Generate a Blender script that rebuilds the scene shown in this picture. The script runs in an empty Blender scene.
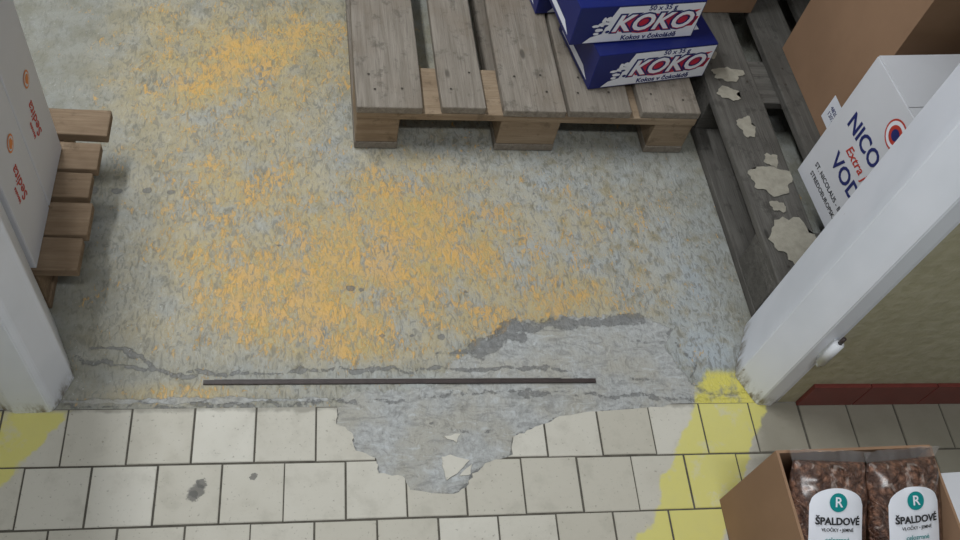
import bpy, bmesh, math, random
import numpy as np
from mathutils import Matrix, Vector, noise as mnoise
random.seed(3); rng=np.random.default_rng(3)
S=bpy.context.scene
COL=S.collection
try: S.view_settings.view_transform='Standard'
except Exception: pass

# ---------------------------------------------------------------- materials
class NT:
    def __init__(s,name,rough=.6,spec=.3):
        s.m=bpy.data.materials.new(name); s.m.use_nodes=True; s.t=s.m.node_tree
        s.b=s.t.nodes['Principled BSDF']; s.b.inputs['Roughness'].default_value=rough
        s.b.inputs['Specular IOR Level'].default_value=spec
    def n(s,ty,**k):
        x=s.t.nodes.new(ty)
        for a,v in k.items(): setattr(x,a,v)
        return x
    def put(s,inp,v):
        if isinstance(v,bpy.types.NodeSocket): s.t.links.new(v,inp)
        elif isinstance(v,(tuple,list)) and len(v)==3 and inp.type=='RGBA': inp.default_value=(*v,1)
        else: inp.default_value=v
    def coord(s,kind='Object'):
        if kind=='World': return s.n('ShaderNodeNewGeometry').outputs['Position']
        return s.n('ShaderNodeTexCoord').outputs[kind]
    def mp(s,v,scale=(1,1,1),loc=(0,0,0),rot=(0,0,0)):
        x=s.n('ShaderNodeMapping'); s.put(x.inputs['Vector'],v); x.inputs['Scale'].default_value=scale
        x.inputs['Location'].default_value=loc; x.inputs['Rotation'].default_value=rot; return x.outputs[0]
    def noise(s,v,scale,detail=4,rough=.6,dist=0):
        x=s.n('ShaderNodeTexNoise'); s.put(x.inputs['Vector'],v); x.inputs['Scale'].default_value=scale
        x.inputs['Detail'].default_value=detail; x.inputs['Roughness'].default_value=rough; x.inputs['Distortion'].default_value=dist
        return x.outputs['Fac']
    def vor(s,v,scale,feature='F1'):
        x=s.n('ShaderNodeTexVoronoi'); x.feature=feature; s.put(x.inputs['Vector'],v); x.inputs['Scale'].default_value=scale
        return x.outputs['Distance']
    def ma(s,op,a,b=0.,c=None,clamp=False):
        x=s.n('ShaderNodeMath',operation=op); x.use_clamp=clamp; s.put(x.inputs[0],a); s.put(x.inputs[1],b)
        if c is not None: s.put(x.inputs[2],c)
        return x.outputs[0]
    def step(s,v,a,b,lo=0.,hi=1.):
        x=s.n('ShaderNodeMapRange'); x.interpolation_type='SMOOTHSTEP'; s.put(x.inputs[0],v)
        s.put(x.inputs[1],a); s.put(x.inputs[2],b); s.put(x.inputs[3],lo); s.put(x.inputs[4],hi); return x.outputs[0]
    def mix(s,f,a,b,mode='MIX'):
        x=s.n('ShaderNodeMix'); x.data_type='RGBA'; x.blend_type=mode; s.put(x.inputs[0],f); s.put(x.inputs[6],a); s.put(x.inputs[7],b); return x.outputs[2]
    def attr(s,name):
        return s.n('ShaderNodeAttribute',attribute_name=name).outputs['Fac']
    def sep(s,v):
        x=s.n('ShaderNodeSeparateXYZ'); s.put(x.inputs[0],v); return x.outputs
    def col(s,c): s.put(s.b.inputs['Base Color'],c)
    def rough(s,c): s.put(s.b.inputs['Roughness'],c)
    def bump(s,h,dist=.002,st=.6):
        x=s.n('ShaderNodeBump'); s.put(x.inputs['Height'],h); x.inputs['Distance'].default_value=dist; x.inputs['Strength'].default_value=st
        s.t.links.new(x.outputs[0],s.b.inputs['Normal'])
def L(r,g,b):
    f=lambda c:((c/255+.055)/1.055)**2.4 if c>10 else c/255/12.92
    return (f(r),f(g),f(b))

def plain(name,c,rough=.6,var=.12,scale=12,spec=.3,bump=0):
    m=NT(name,rough,spec); v=m.coord()
    n=m.noise(v,scale,5)
    m.col(m.mix(m.step(n,.3,.75),c,tuple(x*(1-var) for x in c)))
    if bump: m.bump(m.noise(v,scale*8,3),.001,bump)
    return m.m

def yellow_mask(m,p):
    x,y,z=m.sep(p)
    wob=m.ma('MULTIPLY',m.ma('SUBTRACT',m.noise(p,14,4),.5),.07)
    cx=m.ma('MULTIPLY_ADD',y,.60,.955)
    d=m.ma('ABSOLUTE',m.ma('SUBTRACT',m.ma('ADD',x,wob),cx))
    band=m.step(d,.086,.076)
    band=m.ma('MULTIPLY',band,m.step(y,.085,.06))
    e=m.ma('SUBTRACT',m.ma('MULTIPLY_ADD',y,.70,-.322),m.ma('ADD',x,wob))
    left=m.ma('MULTIPLY',m.step(e,-.004,.006),m.step(e,.42,.40))
    left=m.ma('MULTIPLY',left,m.step(y,.0,-.012))
    return m.ma('MAXIMUM',band,left)

def mat_floor():
    m=NT('painted_concrete',.55,.35); p=m.coord('World')
    O,RAW,DK,BL=m.attr('orange'),m.attr('raw'),m.attr('dark'),m.attr('blue')
    big=m.noise(p,3.0,4); mid=m.noise(p,16,5,.65); fine=m.noise(p,110,5,.7); f2=m.noise(p,320,3,.6)
    base=m.mix(m.step(mid,.34,.64),L(130,130,121),L(152,154,151))
    base=m.mix(m.step(big,.35,.65,0,.45),base,L(138,134,117))
    base=m.mix(m.ma('MULTIPLY',BL,m.step(m.noise(p,30,4,.6),.34,.54)),base,L(159,167,173))
    # trowel / brush texture of the worn paint
    q=m.mp(p,(2.2,1.0,1),rot=(0,0,.45))
    worm=m.noise(q,42,3,.55,1.3)
    pit=m.ma('MULTIPLY',m.step(worm,.48,.36),m.step(m.ma('ADD',O,BL),.0,.5,.45,1.))
    base=m.mix(m.ma('MULTIPLY',pit,.50),base,L(98,95,85))
    hi=m.ma('MULTIPLY',m.step(worm,.54,.66),m.step(m.ma('ADD',O,BL),.1,.6))
    base=m.mix(m.ma('MULTIPLY',hi,.30),base,L(180,187,190))
    # yellow wash and orange paint remains
    wash=m.ma('MULTIPLY',O,m.step(m.noise(p,10,5,.62),.33,.58,.30,1.0))
    wash=m.ma('MULTIPLY',wash,m.step(worm,.38,.52,.45,1.))
    base=m.mix(m.ma('MULTIPLY',wash,1.05,clamp=True),base,L(184,163,110))
    q2=m.mp(p,(2.3,1.0,1),rot=(0,0,.5),loc=(3,7,0))
    on=m.ma('ADD',m.ma('MULTIPLY',m.noise(q2,50,6,.66,1.0),.64),m.ma('MULTIPLY',m.noise(p,14,5,.65,.5),.36))
    th=m.ma('MULTIPLY_ADD',O,-.165,.625)
    om=m.step(m.ma('SUBTRACT',on,th),-.015,.045)
    om=m.ma('MULTIPLY',om,m.step(worm,.37,.46,.4,1.))
    oc=m.mix(m.step(mid,.35,.65),L(212,165,88),L(196,163,108))
    c=m.mix(m.ma('MULTIPLY',om,.76),base,oc)
    # raw mortar
    rm=m.step(m.ma('ADD',RAW,m.ma('MULTIPLY',m.ma('SUBTRACT',mid,.5),.9)),.46,.54)
    rc=m.mix(m.step(fine,.32,.68),L(150,151,149),L(176,177,176))
    rc=m.mix(m.step(m.noise(p,9,4),.4,.65),rc,L(164,161,152))
    sw=m.noise(m.mp(p,(1,2.2,1),rot=(0,0,.6)),18,4,.58,2.2)
    rc=m.mix(m.step(sw,.48,.38,0,.38),rc,L(116,116,114))
    rc=m.mix(m.step(sw,.58,.68,0,.45),rc,L(192,196,198))
    c=m.mix(rm,c,rc)
    dm=m.step(m.ma('ADD',DK,m.ma('MULTIPLY',m.ma('SUBTRACT',m.noise(p,45,6,.75),.5),1.3)),.48,.60)
    c=m.mix(m.ma('MULTIPLY',dm,.72),c,m.mix(fine,L(80,80,80),L(128,128,127)))
    ym=yellow_mask(m,p)
    ym=m.ma('MULTIPLY',ym,m.step(mid,.34,.50,.1,1))
    c=m.mix(ym,c,L(206,196,98))
    c=m.mix(m.step(f2,.60,.72,0,.28),c,L(88,86,80))
    c=m.mix(m.step(m.noise(p,210,2),.68,.74,0,.4),c,L(205,207,205))
    m.col(c)
    m.rough(m.step(mid,.3,.7,.40,.62))
    h=m.ma('ADD',m.ma('MULTIPLY',worm,1.0),m.ma('MULTIPLY',fine,.45))
    h=m.ma('ADD',h,m.ma('MULTIPLY',om,.25))
    h=m.ma('ADD',h,m.ma('MULTIPLY',m.ma('MULTIPLY',rm,sw),1.6))
    h=m.ma('ADD',h,m.ma('MULTIPLY',dm,-.5))
    m.bump(h,.0035,.7)
    return m.m

def mat_tile():
    m=NT('ceramic_tile',.5,.3); p=m.coord('World')
    x,y,z=m.sep(p)
    t=m.attr('tint')
    c=m.mix(t,L(199,195,184),L(183,178,165))
    n=m.noise(p,7,5,.6); c=m.mix(m.step(n,.5,.75,0,.35),c,L(164,158,144))
    sp=m.noise(p,150,3); c=m.mix(m.step(sp,.62,.72,0,.6),c,L(120,115,104))
    n2=m.noise(p,18,5,.65)
    c=m.mix(m.step(n2,.5,.72,0,.28),c,L(148,143,131))
    dz=m.ma('ADD',m.step(x,.88,1.08),m.ma('MULTIPLY',m.ma('SUBTRACT',n2,.5),.5))
    dz=m.step(dz,.3,.8)
    c=m.mix(m.ma('MULTIPLY',dz,.9),c,m.mix(n2,L(124,119,105),L(150,145,132)))
    tz=m.ma('ADD',m.step(y,-.03,0),m.ma('MULTIPLY',m.ma('SUBTRACT',n2,.5),1.2))
    c=m.mix(m.step(tz,.65,1.0,0,.7),c,L(136,132,122))
    ym=m.ma('MULTIPLY',yellow_mask(m,p),m.step(n2,.32,.48,.45,1))
    c=m.mix(m.ma('MULTIPLY',ym,.90),c,m.mix(n2,L(214,205,98),L(202,196,126)))
    for (ax,ay,r) in [(-.095,-.160,.017),(-.088,-.146,.010),(-.102,-.170,.011),(0.0,-.135,.007)]:
        v=m.n('ShaderNodeVectorMath',operation='DISTANCE'); m.put(v.inputs[0],p); v.inputs[1].default_value=(ax,ay,0)
        d=m.ma('ADD',v.outputs['Value'],m.ma('MULTIPLY',m.ma('SUBTRACT',m.noise(p,90,3),.5),.02))
        c=m.mix(m.step(d,r,r*.7,0,.8),c,L(88,86,82))
    m.col(c); m.rough(m.step(n2,.3,.7,.45,.65))
    m.bump(m.ma('ADD',m.ma('MULTIPLY',n,.3),m.ma('MULTIPLY',sp,.15)),.002,.3)
    return m.m

def mat_wood(name,c1,c2,c3):
    m=NT(name,.8,.15); v=m.coord()
    r=m.n('ShaderNodeObjectInfo').outputs['Random']
    off=m.n('ShaderNodeCombineXYZ'); m.put(off.inputs[0],m.ma('MULTIPLY',r,37.)); m.put(off.inputs[1],m.ma('MULTIPLY',r,11.))
    va=m.n('ShaderNodeVectorMath',operation='ADD'); m.put(va.inputs[0],v); m.put(va.inputs[1],off.outputs[0]); v2=va.outputs[0]
    g=m.noise(m.mp(v2,(2.2,34,34)),2.2,7,.7,.6)
    g2=m.noise(m.mp(v2,(5,150,150)),2,3,.6)
    b=m.noise(v2,5,4,.6)
    c=m.mix(m.step(g,.3,.7),c1,c2)
    c=m.mix(m.step(b,.42,.7,0,.7),c,c3)
    c=m.mix(m.step(g2,.55,.75,0,.5),c,tuple(x*.45 for x in c1))
    c=m.mix(m.step(m.noise(v2,26,5,.7),.54,.68,0,.55),c,tuple(x*.42 for x in c1))
    c=m.mix(m.ma('MULTIPLY',r,.35),c,tuple(x*.7 for x in c1))
    kn=m.vor(m.mp(v2,(3.2,9,9)),1.4); c=m.mix(m.step(kn,.10,.05,0,.75),c,tuple(x*.35 for x in c1))
    m.col(c); m.bump(m.ma('ADD',g,m.ma('MULTIPLY',g2,.6)),.0025,.8)
    return m.m

def mat_white_paint():
    m=NT('white_gloss_paint',.35,.45); p=m.coord('World'); x,y,z=m.sep(p)
    n=m.noise(p,5,3,.5); n2=m.noise(m.mp(p,(1,1,.35)),60,5,.65)
    c=m.mix(m.step(n,.4,.7),L(226,229,238),L(217,221,230))
    low=m.step(z,.16,.0)
    c=m.mix(m.step(m.ma('ADD',n2,m.ma('MULTIPLY',low,.14)),.74,.80,0,.8),c,L(120,108,92))
    c=m.mix(m.ma('MULTIPLY',m.step(z,.05,.0),m.step(n2,.38,.62)),c,L(122,112,98))
    m.col(c); m.bump(n,.001,.2); return m.m
def mat_plaster(name,c1,c2,sc=40,b=.8):
    m=NT(name,.8,.2); p=m.coord('World')
    n=m.noise(p,sc,5,.6); n3=m.noise(p,4,3)
    c=m.mix(m.step(n,.35,.65),c1,c2); c=m.mix(m.step(n3,.4,.7,0,.35),c,tuple(x*.8 for x in c1))
    m.col(c); m.bump(n,.004,b); return m.m

MF=mat_floor(); MT=mat_tile()
MGROUT=plain('grout',L(98,94,86),.9,.4,40,.1,.6)
WOOD=mat_wood('pallet_wood',L(122,114,104),L(147,139,129),L(122,109,95))
WOODW=mat_wood('pallet_wood_edge',L(138,119,98),L(161,143,121),L(118,99,80))
WGREY=mat_wood('weathered_wood',L(86,83,79),L(114,111,106),L(78,75,71))
WLEFT=mat_wood('brown_wood',L(126,106,86),L(154,134,112),L(106,88,70))
WP=mat_white_paint()
MOLIVE=mat_plaster('olive_plaster',L(170,164,137),L(182,176,152))
MWALL=mat_plaster('light_wall_paint',L(188,189,189),L(198,199,199),30,.3)
CARD=plain('brown_cardboard',L(152,122,98),.8,.15,5,.1)
CARDIN=plain('cardboard_inside',L(166,134,106),.8,.12,5,.1)
WHITEC=plain('white_carton',L(212,213,219),.5,.06,4,.3)
WHITEP=plain('white_print',L(232,234,242),.45,.03,6,.3)
BLUE=plain('navy_print',L(26,36,104),.35,.15,6,.4)
BLUEINK=plain('blue_ink',L(38,46,108),.5,.1,6)
RED=plain('red_print',L(196,44,66),.45,.12,20)
ORANGE=plain('orange_ink',L(222,130,60),.5,.1,6)
REDINK=plain('red_ink',L(190,62,50),.5,.1,6)
TEAL=plain('teal_ink',L(20,140,140),.4,.1,6)
GREEN=plain('green_ink',L(60,150,70),.5,.1,6)
BLACKI=plain('black_ink',L(45,45,48),.5,.1,6)
STEELB=plain('rusty_strip',L(66,56,54),.5,.3,60,.4,.4)
STEELL=plain('strip_edge',L(140,138,132),.45,.2,60,.5)
DARKN=plain('nail_heads',L(66,60,54),.6,.1,6)
PAPER=plain('torn_paper',L(164,159,146),.85,.25,50,.1,.5)
PVC=plain('white_plastic',L(216,218,222),.35,.05,6,.5)
def mat_redtile():
    m=NT('red_baseboard_tile',.35,.45); p=m.coord('World'); n=m.noise(p,30,4)
    m.col(m.mix(n,L(134,66,60),L(106,52,48))); return m.m
RTILE=mat_redtile()

# ---------------------------------------------------------------- mesh helpers
def empty(name,loc=(0,0,0),yaw=0.):
    e=bpy.data.objects.new(name,None); e.empty_display_size=.1; COL.objects.link(e); e.location=loc; e.rotation_euler=(0,0,yaw); return e
def link(name,me,parent=None,loc=(0,0,0),rot=(0,0,0),mats=()):
    o=bpy.data.objects.new(name,me); COL.objects.link(o); o.location=loc; o.rotation_euler=rot
    for m in mats: me.materials.append(m)
    if parent: o.parent=parent
    return o
def box(name,lo,hi,mat,parent=None,bev=.0015,rot=(0,0,0),jit=0.,origin=None):
    lo=Vector(lo);hi=Vector(hi);c=(lo+hi)/2; s=hi-lo
    bm=bmesh.new(); bmesh.ops.create_cube(bm,size=1)
    for v in bm.verts:
        v.co=Vector((v.co.x*s.x,v.co.y*s.y,v.co.z*s.z))+Vector([random.uniform(-jit,jit) for _ in range(3)])
    if bev: bmesh.ops.bevel(bm,geom=bm.edges[:],offset=bev,segments=2,affect='EDGES',profile=.6)
    me=bpy.data.meshes.new(name); bm.to_mesh(me); bm.free()
    return link(name,me,parent,c,rot,[mat])
def board(name,lo,hi,mat,parent,along='X',jit=.001,rz=0.,bev=.002,seg=10):
    lo=Vector(lo);hi=Vector(hi);c=(lo+hi)/2; s=hi-lo
    L_,W=(s.x,s.y) if along=='X' else (s.y,s.x)
    bm=bmesh.new(); bmesh.ops.create_cube(bm,size=1)
    for v in bm.verts: v.co=Vector((v.co.x*L_,v.co.y*W,v.co.z*s.z))
    bmesh.ops.bevel(bm,geom=bm.edges[:],offset=bev,segments=2,affect='EDGES',profile=.5)
    le=[e for e in bm.edges if abs(e.verts[0].co.x-e.verts[1].co.x)>L_*.5]
    bmesh.ops.subdivide_edges(bm,edges=le,cuts=seg,use_grid_fill=True)
    sd=random.uniform(0,50)
    for v in bm.verts:
        n=mnoise.noise(Vector((v.co.x*5+sd,v.co.y*9,v.co.z*9)))
        v.co.y+=n*jit*1.5; v.co.z+=mnoise.noise(Vector((v.co.x*4,sd,v.co.y*8)))*jit*.8
    me=bpy.data.meshes.new(name); bm.to_mesh(me); bm.free()
    return link(name,me,parent,c,(0,0,(math.pi/2 if along=='Y' else 0)+rz),[mat])
def poly(name,pts,mat,parent=None,M=None,thick=0.):
    bm=bmesh.new(); vs=[bm.verts.new(p) for p in pts]; f=bm.faces.new(vs)
    if thick:
        r=bmesh.ops.extrude_face_region(bm,geom=[f])
        f.normal_update(); n=f.normal.copy()
        for g in r['geom']:
            if isinstance(g,bmesh.types.BMVert): g.co+=n*thick
    bmesh.ops.triangulate(bm,faces=bm.faces[:]); bmesh.ops.recalc_face_normals(bm,faces=bm.faces[:])
    me=bpy.data.meshes.new(name); bm.to_mesh(me); bm.free()
    if M is not None: me.transform(M)
    return link(name,me,parent,mats=[mat])
def textmesh(body,size,align='CENTER',bold=0.,shear=0.,sx=1.,ext=.0003):
    cu=bpy.data.curves.new('t','FONT'); cu.body=body; cu.size=size; cu.align_x=align; cu.align_y='CENTER'; cu.extrude=ext; cu.offset=bold; cu.shear=shear
    cu.resolution_u=3
    o=bpy.data.objects.new('t',cu); COL.objects.link(o)
    dg=bpy.context.evaluated_depsgraph_get(); me=bpy.data.meshes.new_from_object(o.evaluated_get(dg))
    bpy.data.objects.remove(o); 
    if sx!=1: me.transform(Matrix.Diagonal((sx,1,1,1)))
    me.materials.clear()
    return me
def text(name,body,size,mat,parent,M,**k):
    me=textmesh(body,size,**k); me.transform(M); me.name=name; return link(name,me,parent,mats=[mat])
def frame(o,x,y):
    x=Vector(x).normalized(); y=Vector(y).normalized(); z=x.cross(y)
    M=Matrix((x,y,z)).transposed().to_4x4(); M.translation=Vector(o); return M
def disc(name,r,mat,parent,M,n=28,rx=1.,wob=0.):
    pts=[(r*rx*math.cos(a)*(1+random.uniform(-wob,wob)),r*math.sin(a)*(1+random.uniform(-wob,wob)),0) for a in [2*math.pi*i/n for i in range(n)]]
    return poly(name,pts,mat,parent,M)
def prism(name,plan,z0,z1,mat,parent=None,bev=0.):
    bm=bmesh.new(); a=[bm.verts.new((x,y,z0)) for x,y in plan]; b=[bm.verts.new((x,y,z1)) for x,y in plan]
    bm.faces.new(a[::-1]); bm.faces.new(b); n=len(plan)
    for i in range(n): bm.faces.new((a[i],a[(i+1)%n],b[(i+1)%n],b[i]))
    bmesh.ops.recalc_face_normals(bm,faces=bm.faces[:])
    if bev:
        es=[e for e in bm.edges if abs(e.verts[0].co.z-e.verts[1].co.z)>.5*(z1-z0)]
        bmesh.ops.bevel(bm,geom=es,offset=bev,segments=3,affect='EDGES')
    me=bpy.data.meshes.new(name); bm.to_mesh(me); bm.free(); return link(name,me,parent,mats=[mat])

# ---------------------------------------------------------------- floor
T=.11033
HOLE=[(.165,.02),(.15,-.0),(.148,-.036),(.178,-.055),(.184,-.09),(.222,-.106),(.226,-.135),(.27,-.142),(.282,-.168),(.362,-.178),(.392,-.160),(.40,-.140),(.435,-.118),(.482,-.104),(.487,-.068),(.515,-.055),(.55,-.042),(.585,-.026),(.67,-.016),(.78,-.008),(.87,.0),(.87,.02)]
def jag(poly_,amp,sub=4):
    out=[]; n=len(poly_)
    for i in range(n):
        a=np.array(poly_[i]);b=np.array(poly_[(i+1)%n])
        for k in range(sub):
            p=a+(b-a)*k/sub
            if k: p=p+rng.uniform(-amp,amp,2)
            out.append(tuple(p))
    return out
def seg_dist(X,Y,pts,closed=False):
    d=np.full(X.shape,9.)
    n=len(pts)
    for i in range(n if closed else n-1):
        a=np.array(pts[i],float);b=np.array(pts[(i+1)%n],float);v=b-a;l=max((v@v),1e-12)
        t=np.clip(((X-a[0])*v[0]+(Y-a[1])*v[1])/l,0,1)
        d=np.minimum(d,np.hypot(X-a[0]-t*v[0],Y-a[1]-t*v[1]))
    return d
def inside(X,Y,pts):
    r=np.zeros(X.shape,bool); n=len(pts)
    for i in range(n):
        x1,y1=pts[i];x2,y2=pts[(i+1)%n]
        if y1==y2: continue
        c=((y1>Y)!=(y2>Y))&(X<(x2-x1)*(Y-y1)/(y2-y1)+x1); r^=c
    return r
def vnoise(X,Y,s,seed):
    g=np.random.default_rng(seed).random((256,256)); x=X*s+1000.3;y=Y*s+1000.7
    xi=np.floor(x).astype(int);yi=np.floor(y).astype(int);fx=x-xi;fy=y-yi;fx=fx*fx*(3-2*fx);fy=fy*fy*(3-2*fy)
    G=lambda i,j:g[i%256,j%256]
    return (G(xi,yi)*(1-fx)+G(xi+1,yi)*fx)*(1-fy)+(G(xi,yi+1)*(1-fx)+G(xi+1,yi+1)*fx)*fy
def fb(X,Y,s,seed,o=4):
    r=0;a=.5
    for k in range(o): r=r+a*vnoise(X,Y,s*2**k,seed+k);a*=.5
    return r/(1-.5**o)
def axis(lo,hi,flo,fhi,fine,coarse):
    return np.unique(np.concatenate([np.arange(lo,flo,coarse),np.arange(flo,fhi,fine),np.arange(fhi,hi+1e-6,coarse),[hi]]))
xs=axis(-1.7,2.7,-.66,1.32,.005,.06); ys=axis(-.35,2.9,-.22,1.3,.005,.06)
X,Y=np.meshgrid(xs,ys); nx,ny=len(xs),len(ys)
def blob(cx,cy,rx,ry,a,rot=0.):
    dx,dy=X-cx,Y-cy;c,s=math.cos(rot),math.sin(rot);u=(dx*c+dy*s)/rx;v=(-dx*s+dy*c)/ry
    return a*np.exp(-(u*u+v*v))
orange=(blob(-.05,.32,.20,.11,.60)+blob(.16,.27,.20,.08,.44)+blob(.30,.38,.12,.12,.48)+blob(.05,.15,.24,.06,.50)
 +blob(.02,.50,.24,.12,.38)+blob(-.12,.80,.34,.16,.50,.2)+blob(-.30,1.0,.26,.16,.52)+blob(.10,.98,.18,.14,.50)+blob(.33,.52,.14,.10,.35)
 +blob(.55,.36,.22,.12,.44)+blob(.70,.27,.16,.08,.44)+blob(.45,.20,.25,.06,.35)+blob(.78,.45,.14,.09,.32)+blob(-.10,.03,.16,.02,.65)+blob(.22,.12,.12,.025,.5)
 +blob(.2,.5,.7,.5,.27))
orange=np.clip(orange*(.35+1.3*fb(X,Y,6,5)),0,1)
orange*=np.clip((X+.44)/.18,0,1)*.9+.1
blue=np.clip(blob(.1,.25,.35,.2,.6)+blob(.65,.42,.35,.25,.9)+blob(.93,.12,.07,.06,1.)+blob(.9,.3,.1,.15,.6)+blob(.35,.05,.12,.02,.6)+blob(.1,.6,.5,.2,.35),0,1)
RAWP=[(.38,.10),(.44,.13),(.50,.18),(.62,.20),(.80,.205),(.86,.17),(.84,.13),(.86,.07),(.90,.03),(.92,.0),(.80,-.02),(.60,-.05),(.15,-.02),(.17,.03),(.34,.035),(.38,.10)]
d=seg_dist(X,Y,RAWP,True); ins=inside(X,Y,RAWP)
raw=np.clip(.5+np.where(ins,d,-d)/.03*.5,0,1)
hd=seg_dist(X,Y,HOLE,True); hin=inside(X,Y,HOLE); raw=np.maximum(raw,np.where((Y<.0),1,0))
tz=np.clip(1-np.abs(Y-.015)/.022,0,1)*.72*(X>-.35)*(X<1.0); raw=np.maximum(raw,tz*(.6+.6*fb(X,Y,10,9)))
dark=np.zeros_like(X)
def dl(pts,w,a,cond=1.):
    global dark
    wn=w*(.35+1.3*fb(X,Y,22,77,4)); dd=seg_dist(X+(fb(X,Y,30,88)-.5)*.03,Y+(fb(X,Y,30,99)-.5)*.03,pts)
    dark=np.maximum(dark,np.clip(1-dd/wn,0,1)*a*cond)
dl([(.43,.128),(.47,.140),(.50,.165),(.53,.160)],.034,.86)
dl([(.50,.18),(.56,.178),(.62,.190),(.66,.187)],.034,.82)
dl([(.68,.192),(.74,.198),(.80,.200)],.026,.76)
dl([(.35,.115),(.43,.125)],.012,.7)
dl([(-.31,.125),(-.24,.122),(-.2,.085),(-.12,.062)],.014,.85)
dl([(-.33,.10),(-.25,.085),(-.1,.072),(.3,.076),(.42,.084),(.5,.078),(.62,.078)],.011,.76)
dl([(-.35,.006),(.1,.004),(.5,.03),(.9,.01),(1.0,.02)],.018,.60)
dl([(.86,.165),(.835,.14),(.75,.15)],.011,.56)
dl([(.85,.14),(.90,.09),(.88,.05),(.92,.02)],.010,.66)
dl([(.60,.06),(.72,.055),(.80,.05)],.016,.55)
dl([(.20,-.02),(.26,-.08),(.30,-.11),(.38,-.12)],.02,.42)
dl([(.33,-.03),(.42,-.06),(.47,-.05)],.014,.5)
dark=np.maximum(dark,np.clip(1-hd/.012,0,1)*.56*(Y<-.004))
for (cx,cy,r) in [(.178,.265,.014),(.20,.263,.008),(.42,.262,.007),(-.31,.50,.016),(-.25,.505,.014),(-.20,.502,.01),(-.36,.50,.02),(.36,.152,.011),(.30,.155,.007),(.24,.155,.008),(.46,.128,.012),(.47,.42,.006),(.03,.37,.007),(.60,.53,.005),(-.05,.65,.006)]:
    dark=np.maximum(dark,np.clip(1.25-np.hypot(X-cx,(Y-cy)*1.3)/r,0,1))
Z=(fb(X,Y,9,21)-.5)*.003+(fb(X,Y,60,31)-.5)*.0016
Z-=.0014
Z=np.where(Y<0,-.0062+(fb(X,Y,28,41)-.5)*.007+(fb(X,Y,120,44,2)-.5)*.0015,Z)
Z+=np.where((Y>=0),-.0018*np.clip(dark*1.6-.6,0,1),0)
Z+=np.where(ins&(Y>=0),-.0018,0)
Z=np.where(Y<-.22,-.012,Z)
Z=np.minimum(Z,.0008)
me=bpy.data.meshes.new('floor')
V=np.stack([X.ravel(),Y.ravel(),Z.ravel()],1).astype(np.float32)
i=np.arange((ny-1)*(nx-1)); r_,c_=i//(nx-1),i%(nx-1); a=r_*nx+c_
Fq=np.stack([a,a+1,a+nx+1,a+nx],1).astype(np.int32)
me.vertices.add(len(V)); me.vertices.foreach_set('co',V.ravel()); me.loops.add(Fq.size); me.loops.foreach_set('vertex_index',Fq.ravel())
me.polygons.add(len(Fq)); me.polygons.foreach_set('loop_start',np.arange(0,Fq.size,4,dtype=np.int32)); me.polygons.foreach_set('loop_total',np.full(len(Fq),4,dtype=np.int32))
me.update(calc_edges=True); me.polygons.foreach_set('use_smooth',np.ones(len(Fq),bool))
for nm,A in (('orange',orange),('raw',raw),('dark',dark),('blue',blue)):
    at=me.attributes.new(nm,'FLOAT','POINT'); at.data.foreach_set('value',A.ravel().astype(np.float32))
floor=link('floor',me,mats=[MF])

tiles_e=empty('tile_floor')
bm=bmesh.new(); lay=bm.faces.layers.float.new('tint'); G=.0036
for row in range(0,20):
    y1=-row*T; y0=y1-T; offx=0 if row%2==0 else -T/2
    for k in range(-14,26):
        x0=k*T+offx; x1=x0+T
        if x1>2.7 or x0<-1.7: continue
        jx,jy=random.uniform(-.0008,.0008),random.uniform(-.0008,.0008); th=random.uniform(-.0004,.0003)
        hb=[bm.verts.new((x,y,z)) for z in (-.009,th) for x,y in ((x0+G/2+jx,y0+G/2+jy),(x1-G/2+jx,y0+G/2+jy),(x1-G/2+jx,y1-G/2+jy),(x0+G/2+jx,y1-G/2+jy))]
        fs=[bm.faces.new([hb[i] for i in q]) for q in ((3,2,1,0),(4,5,6,7),(0,1,5,4),(1,2,6,5),(2,3,7,6),(3,0,4,7))]
        tn=random.random()
        for f in fs: f[lay]=tn
        es=[e for e in fs[1].edges]
        r=bmesh.ops.bevel(bm,geom=es,offset=.0010,segments=2,affect='EDGES')
        for f in r['faces']: f[lay]=tn
me=bpy.data.meshes.new('tiles'); bm.to_mesh(me); bm.free(); tiles=link('tiles',me,tiles_e,mats=[MT])
gr=box('grout',(-1.7,-2.2,-.010),(2.7,-.0005,-.0016),MGROUT,tiles_e,bev=0)
HJ=jag(HOLE,.0035,4)
cut=prism('cut',HJ,-.03,.03,MGROUT)
for o in (tiles,gr):
    md=o.modifiers.new('b','BOOLEAN'); md.object=cut; md.operation='DIFFERENCE'; md.solver='EXACT'
    dg=bpy.context.evaluated_depsgraph_get(); nm=bpy.data.meshes.new_from_object(o.evaluated_get(dg)); o.modifiers.clear(); o.data=nm
bpy.data.objects.remove(cut)
sh=empty('tile_shards',(0,0,0))
for j,pts in enumerate([[(.345,-.104),(.362,-.100),(.398,-.112),(.380,-.130),(.352,-.150),(.347,-.128)],[(.352,-.062),(.385,-.058),(.376,-.076)],[(.402,-.120),(.398,-.140),(.376,-.142)]]):
    prism('shard_%d'%j,[(a,b) for a,b in jag(pts,.002,3)],-.008,-.0034,MT,sh)

st=empty('metal_threshold_strip')
box('strip_core',(-.10,.0485,-.002),(.672,.0560,.0016),STEELB,st,bev=.0006)
box('strip_front_edge',(-.10,.0465,-.002),(.672,.0482,.0026),STEELB,st,bev=.0005)
box('strip_rear_edge',(-.08,.0563,-.002),(.60,.0578,.0022),STEELL,st,bev=.0004)

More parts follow.
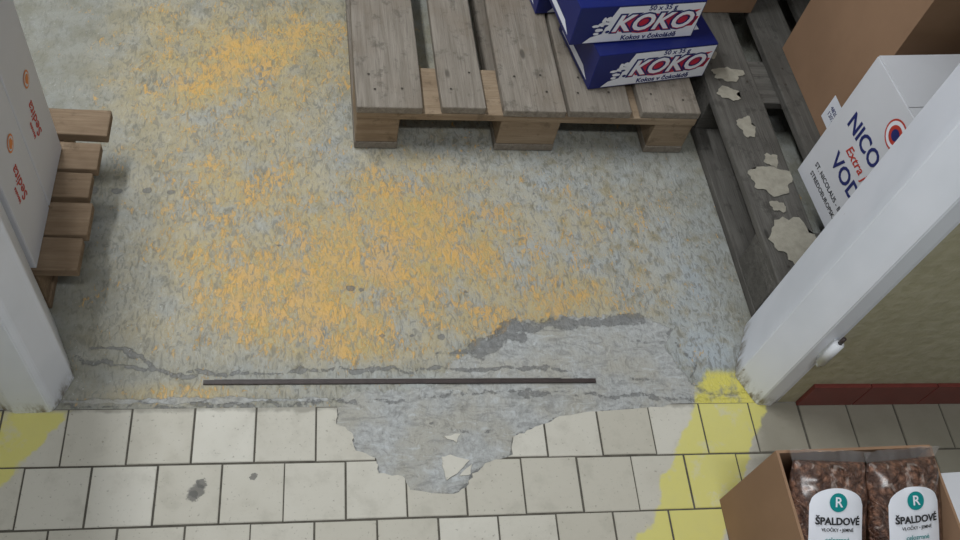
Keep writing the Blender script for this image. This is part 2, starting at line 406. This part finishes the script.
# ---------------------------------------------------------------- walls
box('wall_front_right',(1.048,.0,-.02),(2.7,.17,2.7),MOLIVE,bev=0)
box('wall_front_left',(-1.7,.0,-.02),(-.44,.17,2.7),MWALL,bev=0)
box('wall_over_door',(-.44,.0,2.08),(1.048,.17,2.7),MWALL,bev=0)
box('wall_left',(-1.8,-2.2,-.02),(-1.7,2.9,2.7),MWALL,bev=0)
box('wall_right',(2.7,-2.2,-.02),(2.8,2.9,2.7),MWALL,bev=0)
box('wall_back',(-1.7,2.9,-.02),(2.7,3.0,2.7),MWALL,bev=0)
box('wall_near',(-1.7,-2.3,-.02),(2.7,-2.2,2.7),MWALL,bev=0)
box('ceiling',(-1.8,-2.3,2.7),(2.8,3.0,2.8),MWALL,bev=0)
bb=empty('baseboard_right')
x=1.100; k=0
while x<2.6:
    w=.152 if k else .128
    box('tile_%d'%k,(x,-.009,.0),(x+w-.002,.0,.086),RTILE,bb,bev=.0015); x+=w; k+=1
bb2=empty('baseboard_left'); x=-.47;k=0
while x>-1.55:
    box('tile_%d'%k,(x-.15,-.009,.0),(x-.002,.0,.078),RTILE,bb2,bev=.0015); x-=.152;k+=1

df=empty('door_frame')
R_=[(1.035,.185),(.985,.075),(.980,.060),(.984,.052),(1.004,.008),(1.012,-.006),(1.044,-.008),(1.052,-.001),(1.06,-.0005),(1.06,.185)]
prism('jamb_right',R_,0,2.03,WP,df,bev=.0018)
Lf=[(-.385,.185),(-.335,.075),(-.330,.060),(-.334,.052),(-.352,.004),(-.360,-.006),(-.42,-.008),(-.435,-.002),(-.445,-.001),(-.445,.185)]
prism('jamb_left',Lf[::-1],0,2.03,WP,df,bev=.0018)
box('head',(-.36,-.006,2.03),(1.02,.185,2.09),WP,df,bev=.003)
hg=empty('door_hinge',(1.040,-.019,.255))
def cyl(name,r,h,mat,parent,loc=(0,0,0),rot=(0,0,0),seg=24,r2=None):
    bm=bmesh.new(); bmesh.ops.create_cone(bm,cap_ends=True,segments=seg,radius1=r,radius2=r if r2 is None else r2,depth=h)
    bmesh.ops.bevel(bm,geom=[e for e in bm.edges if len(e.link_faces)==2 and abs(e.verts[0].co.z-e.verts[1].co.z)<1e-6],offset=min(r*.3,.002),segments=2,affect='EDGES')
    me=bpy.data.meshes.new(name); bm.to_mesh(me); bm.free(); o=link(name,me,parent,loc,rot,[mat])
    for p in me.polygons: p.use_smooth=len(p.vertices)==4
    return o
cyl('knuckle',.0095,.075,PVC,hg,(0,0,0)); cyl('pin_tip',.004,.02,STEELB,hg,(0,0,.046)); cyl('pin_foot',.005,.012,PVC,hg,(0,0,-.043))
box('leaf',(-.006,.002,-.034),(.0,.016,.034),PVC,hg,bev=.001)

# ---------------------------------------------------------------- pallets
def pallet(name,loc,yaw,top,edge,offs=((0,.145),(.186,.286),(.3275,.4725),(.514,.614),(.655,.8)),nails=True):
    e=empty(name,loc,yaw)
    for i,(a,b) in enumerate(offs): board('deck_board_%d'%i,(a,random.uniform(-.004,.004),.122),(b,1.2,.1435),top,e,'Y',.0015,bev=.003)
    for i,y in enumerate((0,.5275,1.055)): board('cross_board_%d'%i,(0.001,y+.002,.100),(.799,y+.143,.1215),edge,e,'X',.001)
    for i,(a,b) in enumerate(((0,.1),(.3275,.4725),(.7,.8))):
        board('runner_%d'%i,(a+.001,.003,0.0),(b-.001,1.197,.0215),top,e,'Y',.0008)
        for j,y in enumerate((0,.5275,1.055)): board('block_%d_%d'%(i,j),(a+.002,y+.004,.022),(b-.002,y+.141,.0995),edge,e,'X',.001,bev=.003,seg=3)
    if nails:
        bm=bmesh.new()
        for a,b in offs:
            for yc in (.05,.10,.58,.63,1.11,1.15):
                for fx in (.25,.75):
                    if random.random()<.85:
                        bmesh.ops.create_circle(bm,cap_ends=True,segments=10,radius=.0030,matrix=Matrix.Translation((a+(b-a)*fx+random.uniform(-.01,.01),yc+random.uniform(-.01,.01),.1452)))
        me=bpy.data.meshes.new('nails'); bm.to_mesh(me); bm.free(); link('nails',me,e,mats=[DARKN])
    return e
p1=pallet('euro_pallet',(.1875,.6391,0.001),.035,WOOD,WOODW,((0,.145),(.186,.286),(.3275,.4725),(.480,.630),(.655,.8)))
p3=pallet('euro_pallet.001',(1.052,.200,0.001),.045,WGREY,WGREY,((0,.128),(.186,.286),(.3275,.4725),(.514,.614),(.655,.8)))
p2=empty('slatted_pallet',(-.312,.205,.001))
for i,(a,b,dx) in enumerate(((0,.072,-.006),(.078,.153,.0),(.166,.226,-.010),(.234,.300,-.004),(.320,.388,.004))):
    board('slat_%d'%i,(-.80+dx,a,.122),(dx,b,.144),WLEFT,p2,'X',.0015,bev=.0025)
for i,xx in enumerate((-.17,-.46,-.76)):
    board('bearer_%d'%i,(xx,.004,.0985),(xx+.09,.386,.1215),WLEFT,p2,'Y',.001)
    for j,yy in enumerate((.006,.150,.296)): board('block_%d_%d'%(i,j),(xx,yy,.022),(xx+.088,yy+.088,.098),WLEFT,p2,'X',.001,seg=3)
    board('foot_%d'%i,(xx,.004,.0),(xx+.09,.386,.0215),WLEFT,p2,'Y',.001)
for j,(cx,cy,rx,ry) in enumerate([(.055,.60,.036,.024),(.045,.535,.030,.020),(.058,.43,.022,.032),(.066,.275,.050,.042),(.062,.20,.018,.014),(.070,.10,.054,.056),(.03,.67,.024,.020),(.09,.33,.016,.02)]):
    pts=[]; sd=random.uniform(0,99)
    for k in range(34):
        a=2*math.pi*k/34; rr=1+.55*mnoise.noise(Vector((math.cos(a)*1.6+sd,math.sin(a)*1.6,sd)))+random.uniform(-.09,.09); pts.append((min(.124,cx+rx*rr*math.cos(a)),cy+ry*rr*math.sin(a),.1462))
    poly('paper_patch_%d'%j,pts,PAPER,p3)

# ---------------------------------------------------------------- chocolate boxes
def kokobox(name,loc,yaw):
    w,dp,h=.305,.20,.106
    e=empty(name,loc,yaw)
    box('carton',(0,0,0),(w,dp,h),BLUE,e,bev=.002)
    F=lambda x,z,o=.0006:(x,-o,z)
    poly('front_panel',[F(.030,.004),F(w-.003,.004),F(w-.003,h-.004),F(.092,h-.004),F(.082,.075),F(.088,.050),F(.070,.028),F(.045,.020)],WHITEP,e)
    poly('splash',[F(.110,.032,.0009),F(.16,.024,.0009),F(.23,.030,.0009),F(.292,.036,.0009),F(.278,.048,.0009),F(.300,.062,.0009),F(.275,.068,.0009),F(.298,.084,.0009),F(.22,.076,.0009),F(.17,.080,.0009),F(.125,.072,.0009),F(.105,.052,.0009)],RED,e)
    text('logo_outline','KOKO',.064,BLUE,e,frame((.186,-.0012,.053),(1,0,0),(0,0,1)),bold=.0062,shear=.25,sx=1.02,ext=.0002)
    text('logo_red','KOKO',.064,RED,e,frame((.187,-.0016,.0522),(1,0,0),(0,0,1)),bold=.0022,shear=.25,sx=1.02,ext=.0002)
    text('logo','KOKO',.064,WHITEP,e,frame((.186,-.0020,.054),(1,0,0),(0,0,1)),bold=.0014,shear=.25,sx=1.02,ext=.0003)
    text('weight','50 x 35 g',.0185,BLUEINK,e,frame((.200,-.0012,.0945),(1,0,0),(0,0,1)),bold=.0003)
    text('caption','Kokos v čokoládě',.0185,BLUEINK,e,frame((.190,-.0012,.0130),(1,0,0),(0,0,1)),bold=.0004)
    for k,(cx,cz,rx,rz) in enumerate([(.070,.056,.014,.007),(.082,.042,.009,.011),(.060,.040,.010,.005),(.078,.070,.008,.007),(.050,.052,.010,.004),(.090,.058,.010,.005),(.066,.066,.005,.010),(.056,.030,.007,.004)]):
        disc('figure_%d'%k,1,WHITEP,e,Matrix.Translation((cx,-.001,cz))@Matrix.Rotation(math.pi/2,4,'X')@Matrix.Diagonal((rx,rz,1,1)),n=12,wob=.15)
    for k,(cx,cz,rx,rz) in enumerate([(.074,.052,.006,.003),(.082,.034,.005,.004),(.064,.047,.004,.003)]):
        disc('figure_blue_%d'%k,1,BLUE,e,Matrix.Translation((cx,-.0013,cz))@Matrix.Rotation(math.pi/2,4,'X')@Matrix.Diagonal((rx,rz,1,1)),n=10,wob=.15)
    poly('end_stripe',[(-.0006,.02,.012),(-.0006,dp-.02,.012),(-.0006,dp-.02,.030),(-.0006,.05,.030)],WHITEP,e)
    poly('top_panel',[(.10,.05,h+.0006),(w-.03,.05,h+.0006),(w-.03,dp-.03,h+.0006),(.12,dp-.03,h+.0006)],WHITEP,e)
    return e
kokobox('chocolate_bar_box',(.718,.722,.1475),math.radians(12.5))
kokobox('chocolate_bar_box.001',(.650,.748,.2545),math.radians(10.5))
kokobox('chocolate_bar_box.002',(.622,.966,.1475),math.radians(10))
kokobox('chocolate_bar_box.003',(.596,.972,.2545),math.radians(10))

# ---------------------------------------------------------------- cartons
def open_carton(name,loc,yaw,w,d_,h,mo,mi,th=.004,flaps=(),lid=False):
    e=empty(name,loc,yaw)
    bm=bmesh.new()
    def q(lo,hi):
        r=bmesh.ops.create_cube(bm,size=1); c=(Vector(lo)+Vector(hi))/2;s=Vector(hi)-Vector(lo)
        for v in r['verts']: v.co=Vector((v.co.x*s.x,v.co.y*s.y,v.co.z*s.z))+c
    q((0,0,0),(w,d_,th)); q((0,0,th),(w,th,h)); q((0,d_-th,th),(w,d_,h)); q((0,th,th),(th,d_-th,h)); q((w-th,th,th),(w,d_-th,h))
    if lid: q((.001,.001,h),(w-.001,d_/2-.001,h+th)); q((.001,d_/2+.001,h),(w-.001,d_-.001,h+th))
    me=bpy.data.meshes.new('shell'); bm.to_mesh(me); bm.free(); link('shell',me,e,mats=[mo])
    for i,(side,ang,ln) in enumerate(flaps):
        c,s=math.cos(ang)*ln,math.sin(ang)*ln
        if side=='L': pts=[(0,.004,h),(0,d_-.004,h),(-c,d_-.012,h+s),(-c,.012,h+s)]
        if side=='R': pts=[(w,.004,h),(w,d_-.004,h),(w+c,d_-.012,h+s),(w+c,.012,h+s)]
        if side=='B': pts=[(.004,d_,h),(w-.004,d_,h),(w-.012,d_+c,h+s),(.012,d_+c,h+s)]
        if side=='F': pts=[(.004,0,h),(w-.004,0,h),(w-.012,-c,h+s),(.012,-c,h+s)]
        poly('flap_%s'%side,pts,mi,e,thick=.003)
    return e
vc=open_carton('bottle_carton',(1.212,.235,.1475),math.radians(6),.27,.275,.35,WHITEC,WHITEC,lid=True)
FM=lambda y,z,o=.0008:frame((-o,y,z),(0,-1,0),(0,0,1))
text('brand_line','NICOLAUS',.053,BLUEINK,vc,FM(.115,.215),bold=.001,sx=.95)
text('style_line','Extra jemná',.032,REDINK,vc,FM(.120,.170),shear=.3,bold=.0003)
text('kind_line','VODKA',.053,BLUEINK,vc,FM(.118,.122),bold=.001)
text('maker_line','ST. NICOLAUS - BOTTLER A.S.',.0175,BLACKI,vc,FM(.130,.064),sx=.95)
text('maker_line_2','STREDOEUROPSKA DISTILERIA',.0165,BLACKI,vc,FM(.130,.038),sx=.95)
disc('seal_ring',.032,REDINK,vc,FM(.12,.295)); disc('seal_white',.028,WHITEP,vc,FM(.12,.295,.0011)); disc('seal_blue',.020,REDINK,vc,FM(.12,.295,.0014)); disc('seal_core',.012,BLUEINK,vc,FM(.12,.295,.0017))
bc=open_carton('brown_carton',(1.275,.575,.1475),math.radians(3),.46,.33,.60,CARD,CARDIN,flaps=(('B',math.radians(70),.16),('R',math.radians(80),.16)))
poly('label_near',[(-.0008,.020,.03),(-.0008,.075,.03),(-.0008,.075,.10),(-.0008,.020,.10)],WHITEP,bc)
text('label_text','4820\n1207',.016,BLUEINK,bc,FM(.047,.065,.0012))
bc2=open_carton('brown_carton.001',(.985,1.01,.1475),math.radians(5),.22,.26,.30,CARD,CARDIN,lid=True)

for j,(y0,y1,z0,h_) in enumerate(((.207,.342,.1465,.50),(.346,.488,.1465,.50),(.208,.342,.648,.50),(.346,.486,.648,.50))):  # upper pair unseen, added to block ambient light and darken the left floor
    e=empty('biscuit_carton'+('' if j==0 else '.%03d'%j),(-.386,y0,z0),0)
    w_=y1-y0
    box('carton',(-.32,0,0),(0,w_,h_),WHITEC,e,bev=.003)
    ym=w_/2
    FR=lambda y,z,o=.0008:frame((o,y,z),(0,0,1),(0,-1,0))
    disc('emblem_ring',.016,ORANGE,e,FR(ym+.015,.245)); disc('emblem_inner',.0125,WHITEC,e,FR(ym+.015,.245,.0011)); disc('emblem_core',.009,ORANGE,e,FR(ym+.015,.245,.0014),wob=.2)
    text('script','Sedita',.034,REDINK,e,FR(ym-.005,.165),shear=.4,bold=.0)
    text('small_line','biscuits',.013,REDINK,e,FR(ym-.03,.165),shear=.2)

# ---------------------------------------------------------------- carton with bags
lc=open_carton('cardboard_tray',(.885,-.47,.0005),math.radians(1),.296,.265,.253,CARD,CARDIN,th=.005)
def mat_flakes():
    m=NT('spelt_flakes_in_film',.35,.5); v=m.coord()
    d=m.vor(v,80); d2=m.noise(v,60,5,.7,1.5)
    c=m.mix(m.step(d2,.35,.65),L(84,54,44),L(154,112,90)); c=m.mix(m.step(d,.25,.7,0,.7),c,L(52,33,28))
    c=m.mix(m.step(m.noise(v,22,3,.5,2),.58,.67,0,.5),c,L(196,180,172))
    m.col(c); m.b.inputs['Coat Weight'].default_value=.8; m.b.inputs['Coat Roughness'].default_value=.22
    m.bump(m.ma('ADD',m.ma('MULTIPLY',d2,.6),m.noise(v,30,3,.5,2)),.011,1.); return m.m
def mat_film():
    m=NT('clear_film',.12,.6); m.col(L(225,220,218)); m.b.inputs['Transmission Weight'].default_value=.85; m.b.inputs['IOR'].default_value=1.1
    m.bump(m.noise(m.coord(),60,3,.5,1),.004,.8); return m.m
FLK=mat_flakes(); FILM=mat_film()
def bag(name,loc,rot,seed=0):
    e=empty(name,loc); e.rotation_euler=rot
    W,H,TH=.140,.205,.032
    def f(x,y):
        u=min(1,abs(x)/(W/2)); v=min(1,abs(y)/(H/2))
        b=(max(0,1-u**2.6))**.5*(max(0,1-v**3.2))**.5
        lab=.6 if abs(x)<.05 and y<.06 else 1.6
        return TH*b+.0030*mnoise.noise(Vector((x*32+seed,y*32,seed)))*b**.5*lab
    def ex(x,y):
        u=y/(H/2); return x*(1-.05*u*u)+.003*mnoise.noise(Vector((seed,y*25,x*4)))
    nx_,ny_=40,56
    bm=bmesh.new(); up=[];dn=[]
    for j in range(ny_+1):
        ru=[];rd=[]
        for i in range(nx_+1):
            x=(i/nx_-.5)*W; y=(j/ny_-.5)*H; px=ex(x,y)
            z=f(x,y); ru.append(bm.verts.new((px,y,z)))
            rd.append(ru[-1] if (i in(0,nx_) or j in (0,ny_)) else bm.verts.new((px,y,-z)))
        up.append(ru);dn.append(rd)
    for j in range(ny_):
        for i in range(nx_):
            bm.faces.new((up[j][i],up[j][i+1],up[j+1][i+1],up[j+1][i]))
            bm.faces.new((dn[j+1][i],dn[j+1][i+1],dn[j][i+1],dn[j][i]))
    for fc in bm.faces: fc.smooth=True
    me=bpy.data.meshes.new('contents'); bm.to_mesh(me); bm.free(); link('contents',me,e,mats=[FLK])
    bm=bmesh.new(); rows=[]
    for j in range(5):
        rows.append([bm.verts.new(((i/40-.5)*W*(.95+.03*j),H/2-.002+j*.005,.002*math.sin(i*1.1+j*.4)*(j/4)+.004*math.sin(i*.35+seed)*(j/4))) for i in range(41)])
    for j in range(4):
        for i in range(40): bm.faces.new((rows[j][i],rows[j][i+1],rows[j+1][i+1],rows[j+1][i])).smooth=True
    me=bpy.data.meshes.new('header'); bm.to_mesh(me); bm.free(); link('film_header',me,e,mats=[FILM])
    lw,lb,lt=.096,-.085,.034; DY=.018
    bm=bmesh.new(); N=24; cols=[]
    for i in range(N+1):
        x=(i/N-.5)*lw; tp=lt+.028*math.sqrt(max(0,1-(x/(lw/2))**2)); cols.append([bm.verts.new((x,lb+(tp-lb)*k/24,f(x,lb+(tp-lb)*k/24)+.0014)) for k in range(25)])
    for i in range(N):
        for k in range(24): bm.faces.new((cols[i][k],cols[i+1][k],cols[i+1][k+1],cols[i][k+1])).smooth=True
    me=bpy.data.meshes.new('label'); bm.to_mesh(me); bm.free(); link('label',me,e,mats=[WHITEP])
    def conf(me,off):
        for v in me.vertices: v.co.z=f(v.co.x,v.co.y)+off
    bm=bmesh.new(); bmesh.ops.create_circle(bm,cap_ends=True,cap_tris=True,segments=28,radius=.0155,matrix=Matrix.Translation((0,.021+DY,0))); bmesh.ops.subdivide_edges(bm,edges=bm.edges[:],cuts=2)
    me=bpy.data.meshes.new('emblem'); bm.to_mesh(me); bm.free(); conf(me,.0028); link('emblem',me,e,mats=[TEAL])
    for nm,b,s,y,mt,off,bo in (('emblem_letter','R',.023,.021,WHITEP,.0036,.0006),('name','ŠPALDOVÉ',.0165,-.010,BLACKI,.0042,.0009),('sub','VLOČKY • JEMNÉ',.0075,-.024,BLACKI,.0034,.0002),('sub2','celozrnné',.011,-.040,TEAL,.0034,.0002),('sub3','250 g',.010,-.058,BLACKI,.0034,.0002)):
        me=textmesh(b,s,bold=bo*.6,ext=0); me.transform(Matrix.Translation((0,y+DY,0))); conf(me,off); link(nm,me,e,mats=[mt])
    return e
bag('cereal_bag',(.962,-.318,.212),(math.radians(30),0,math.radians(-3)),1)
bag('cereal_bag.001',(1.105,-.318,.214),(math.radians(32),0,math.radians(4)),7)
gb=empty('green_white_box',(1.21,-.50,.0005),math.radians(2))
box('carton',(0,0,0),(.25,.26,.22),WHITEC,gb,bev=.003); box('green_band',(-.0008,.02,.10),(.0002,.22,.16),GREEN,gb,bev=0); box('green_top',(.015,.01,.2195),(.14,.20,.2208),GREEN,gb,bev=0)

# ---------------------------------------------------------------- camera
q=[911.99468,0.96962,-0.32881,-0.29199]
def rot(p,y,r):
    cp,sp=math.cos(p),math.sin(p); f=np.array([0,cp,-sp]); rt=np.array([1.,0,0]); dd=np.cross(f,rt)
    cy,sy=math.cos(y),math.sin(y); Rz=np.array([[cy,-sy,0],[sy,cy,0],[0,0,1]]); f=Rz@f; rt=Rz@rt; dd=Rz@dd
    cr,sr=math.cos(r),math.sin(r); return np.array([rt*cr+dd*sr,dd*cr-rt*sr,f])
R=rot(*q[1:4])
cd=bpy.data.cameras.new('camera'); cam=bpy.data.objects.new('camera',cd); COL.objects.link(cam)
cd.sensor_width=36; cd.lens=q[0]/960*36; cd.clip_start=.02
M=Matrix((R[0],-R[1],-R[2])).transposed().to_4x4(); M.translation=Vector((0.09544,-0.73619,1.62035)); cam.matrix_world=M
S.camera=cam

# ---------------------------------------------------------------- light
w=bpy.data.worlds.new('world'); S.world=w; w.use_nodes=True; w.node_tree.nodes['Background'].inputs[0].default_value=(.8,.85,1,1); w.node_tree.nodes['Background'].inputs[1].default_value=.3
def area(name,loc,sx,sy,power,col=(1,1,1)):
    l=bpy.data.lights.new(name,'AREA'); l.shape='RECTANGLE'; l.size=sx; l.size_y=sy; l.energy=power; l.color=col
    o=bpy.data.objects.new(name,l); COL.objects.link(o); o.location=loc; return o
def lamp(name,x,y,power,alongy=False):
    hx,hy=(.08,.65) if alongy else (.65,.08)
    e=empty(name,(x,y,2.62)); box('housing',(-hx,-hy,.02),(hx,hy,.075),WP,e,bev=.004)
    o=area('tube_light',(0,0,.01),hx*2,hy*2,power,(.945,.98,1)); o.parent=e
lamp('ceiling_lamp',-.60,.85,52,True)
lamp('ceiling_lamp.001',.3,-1.0,27)
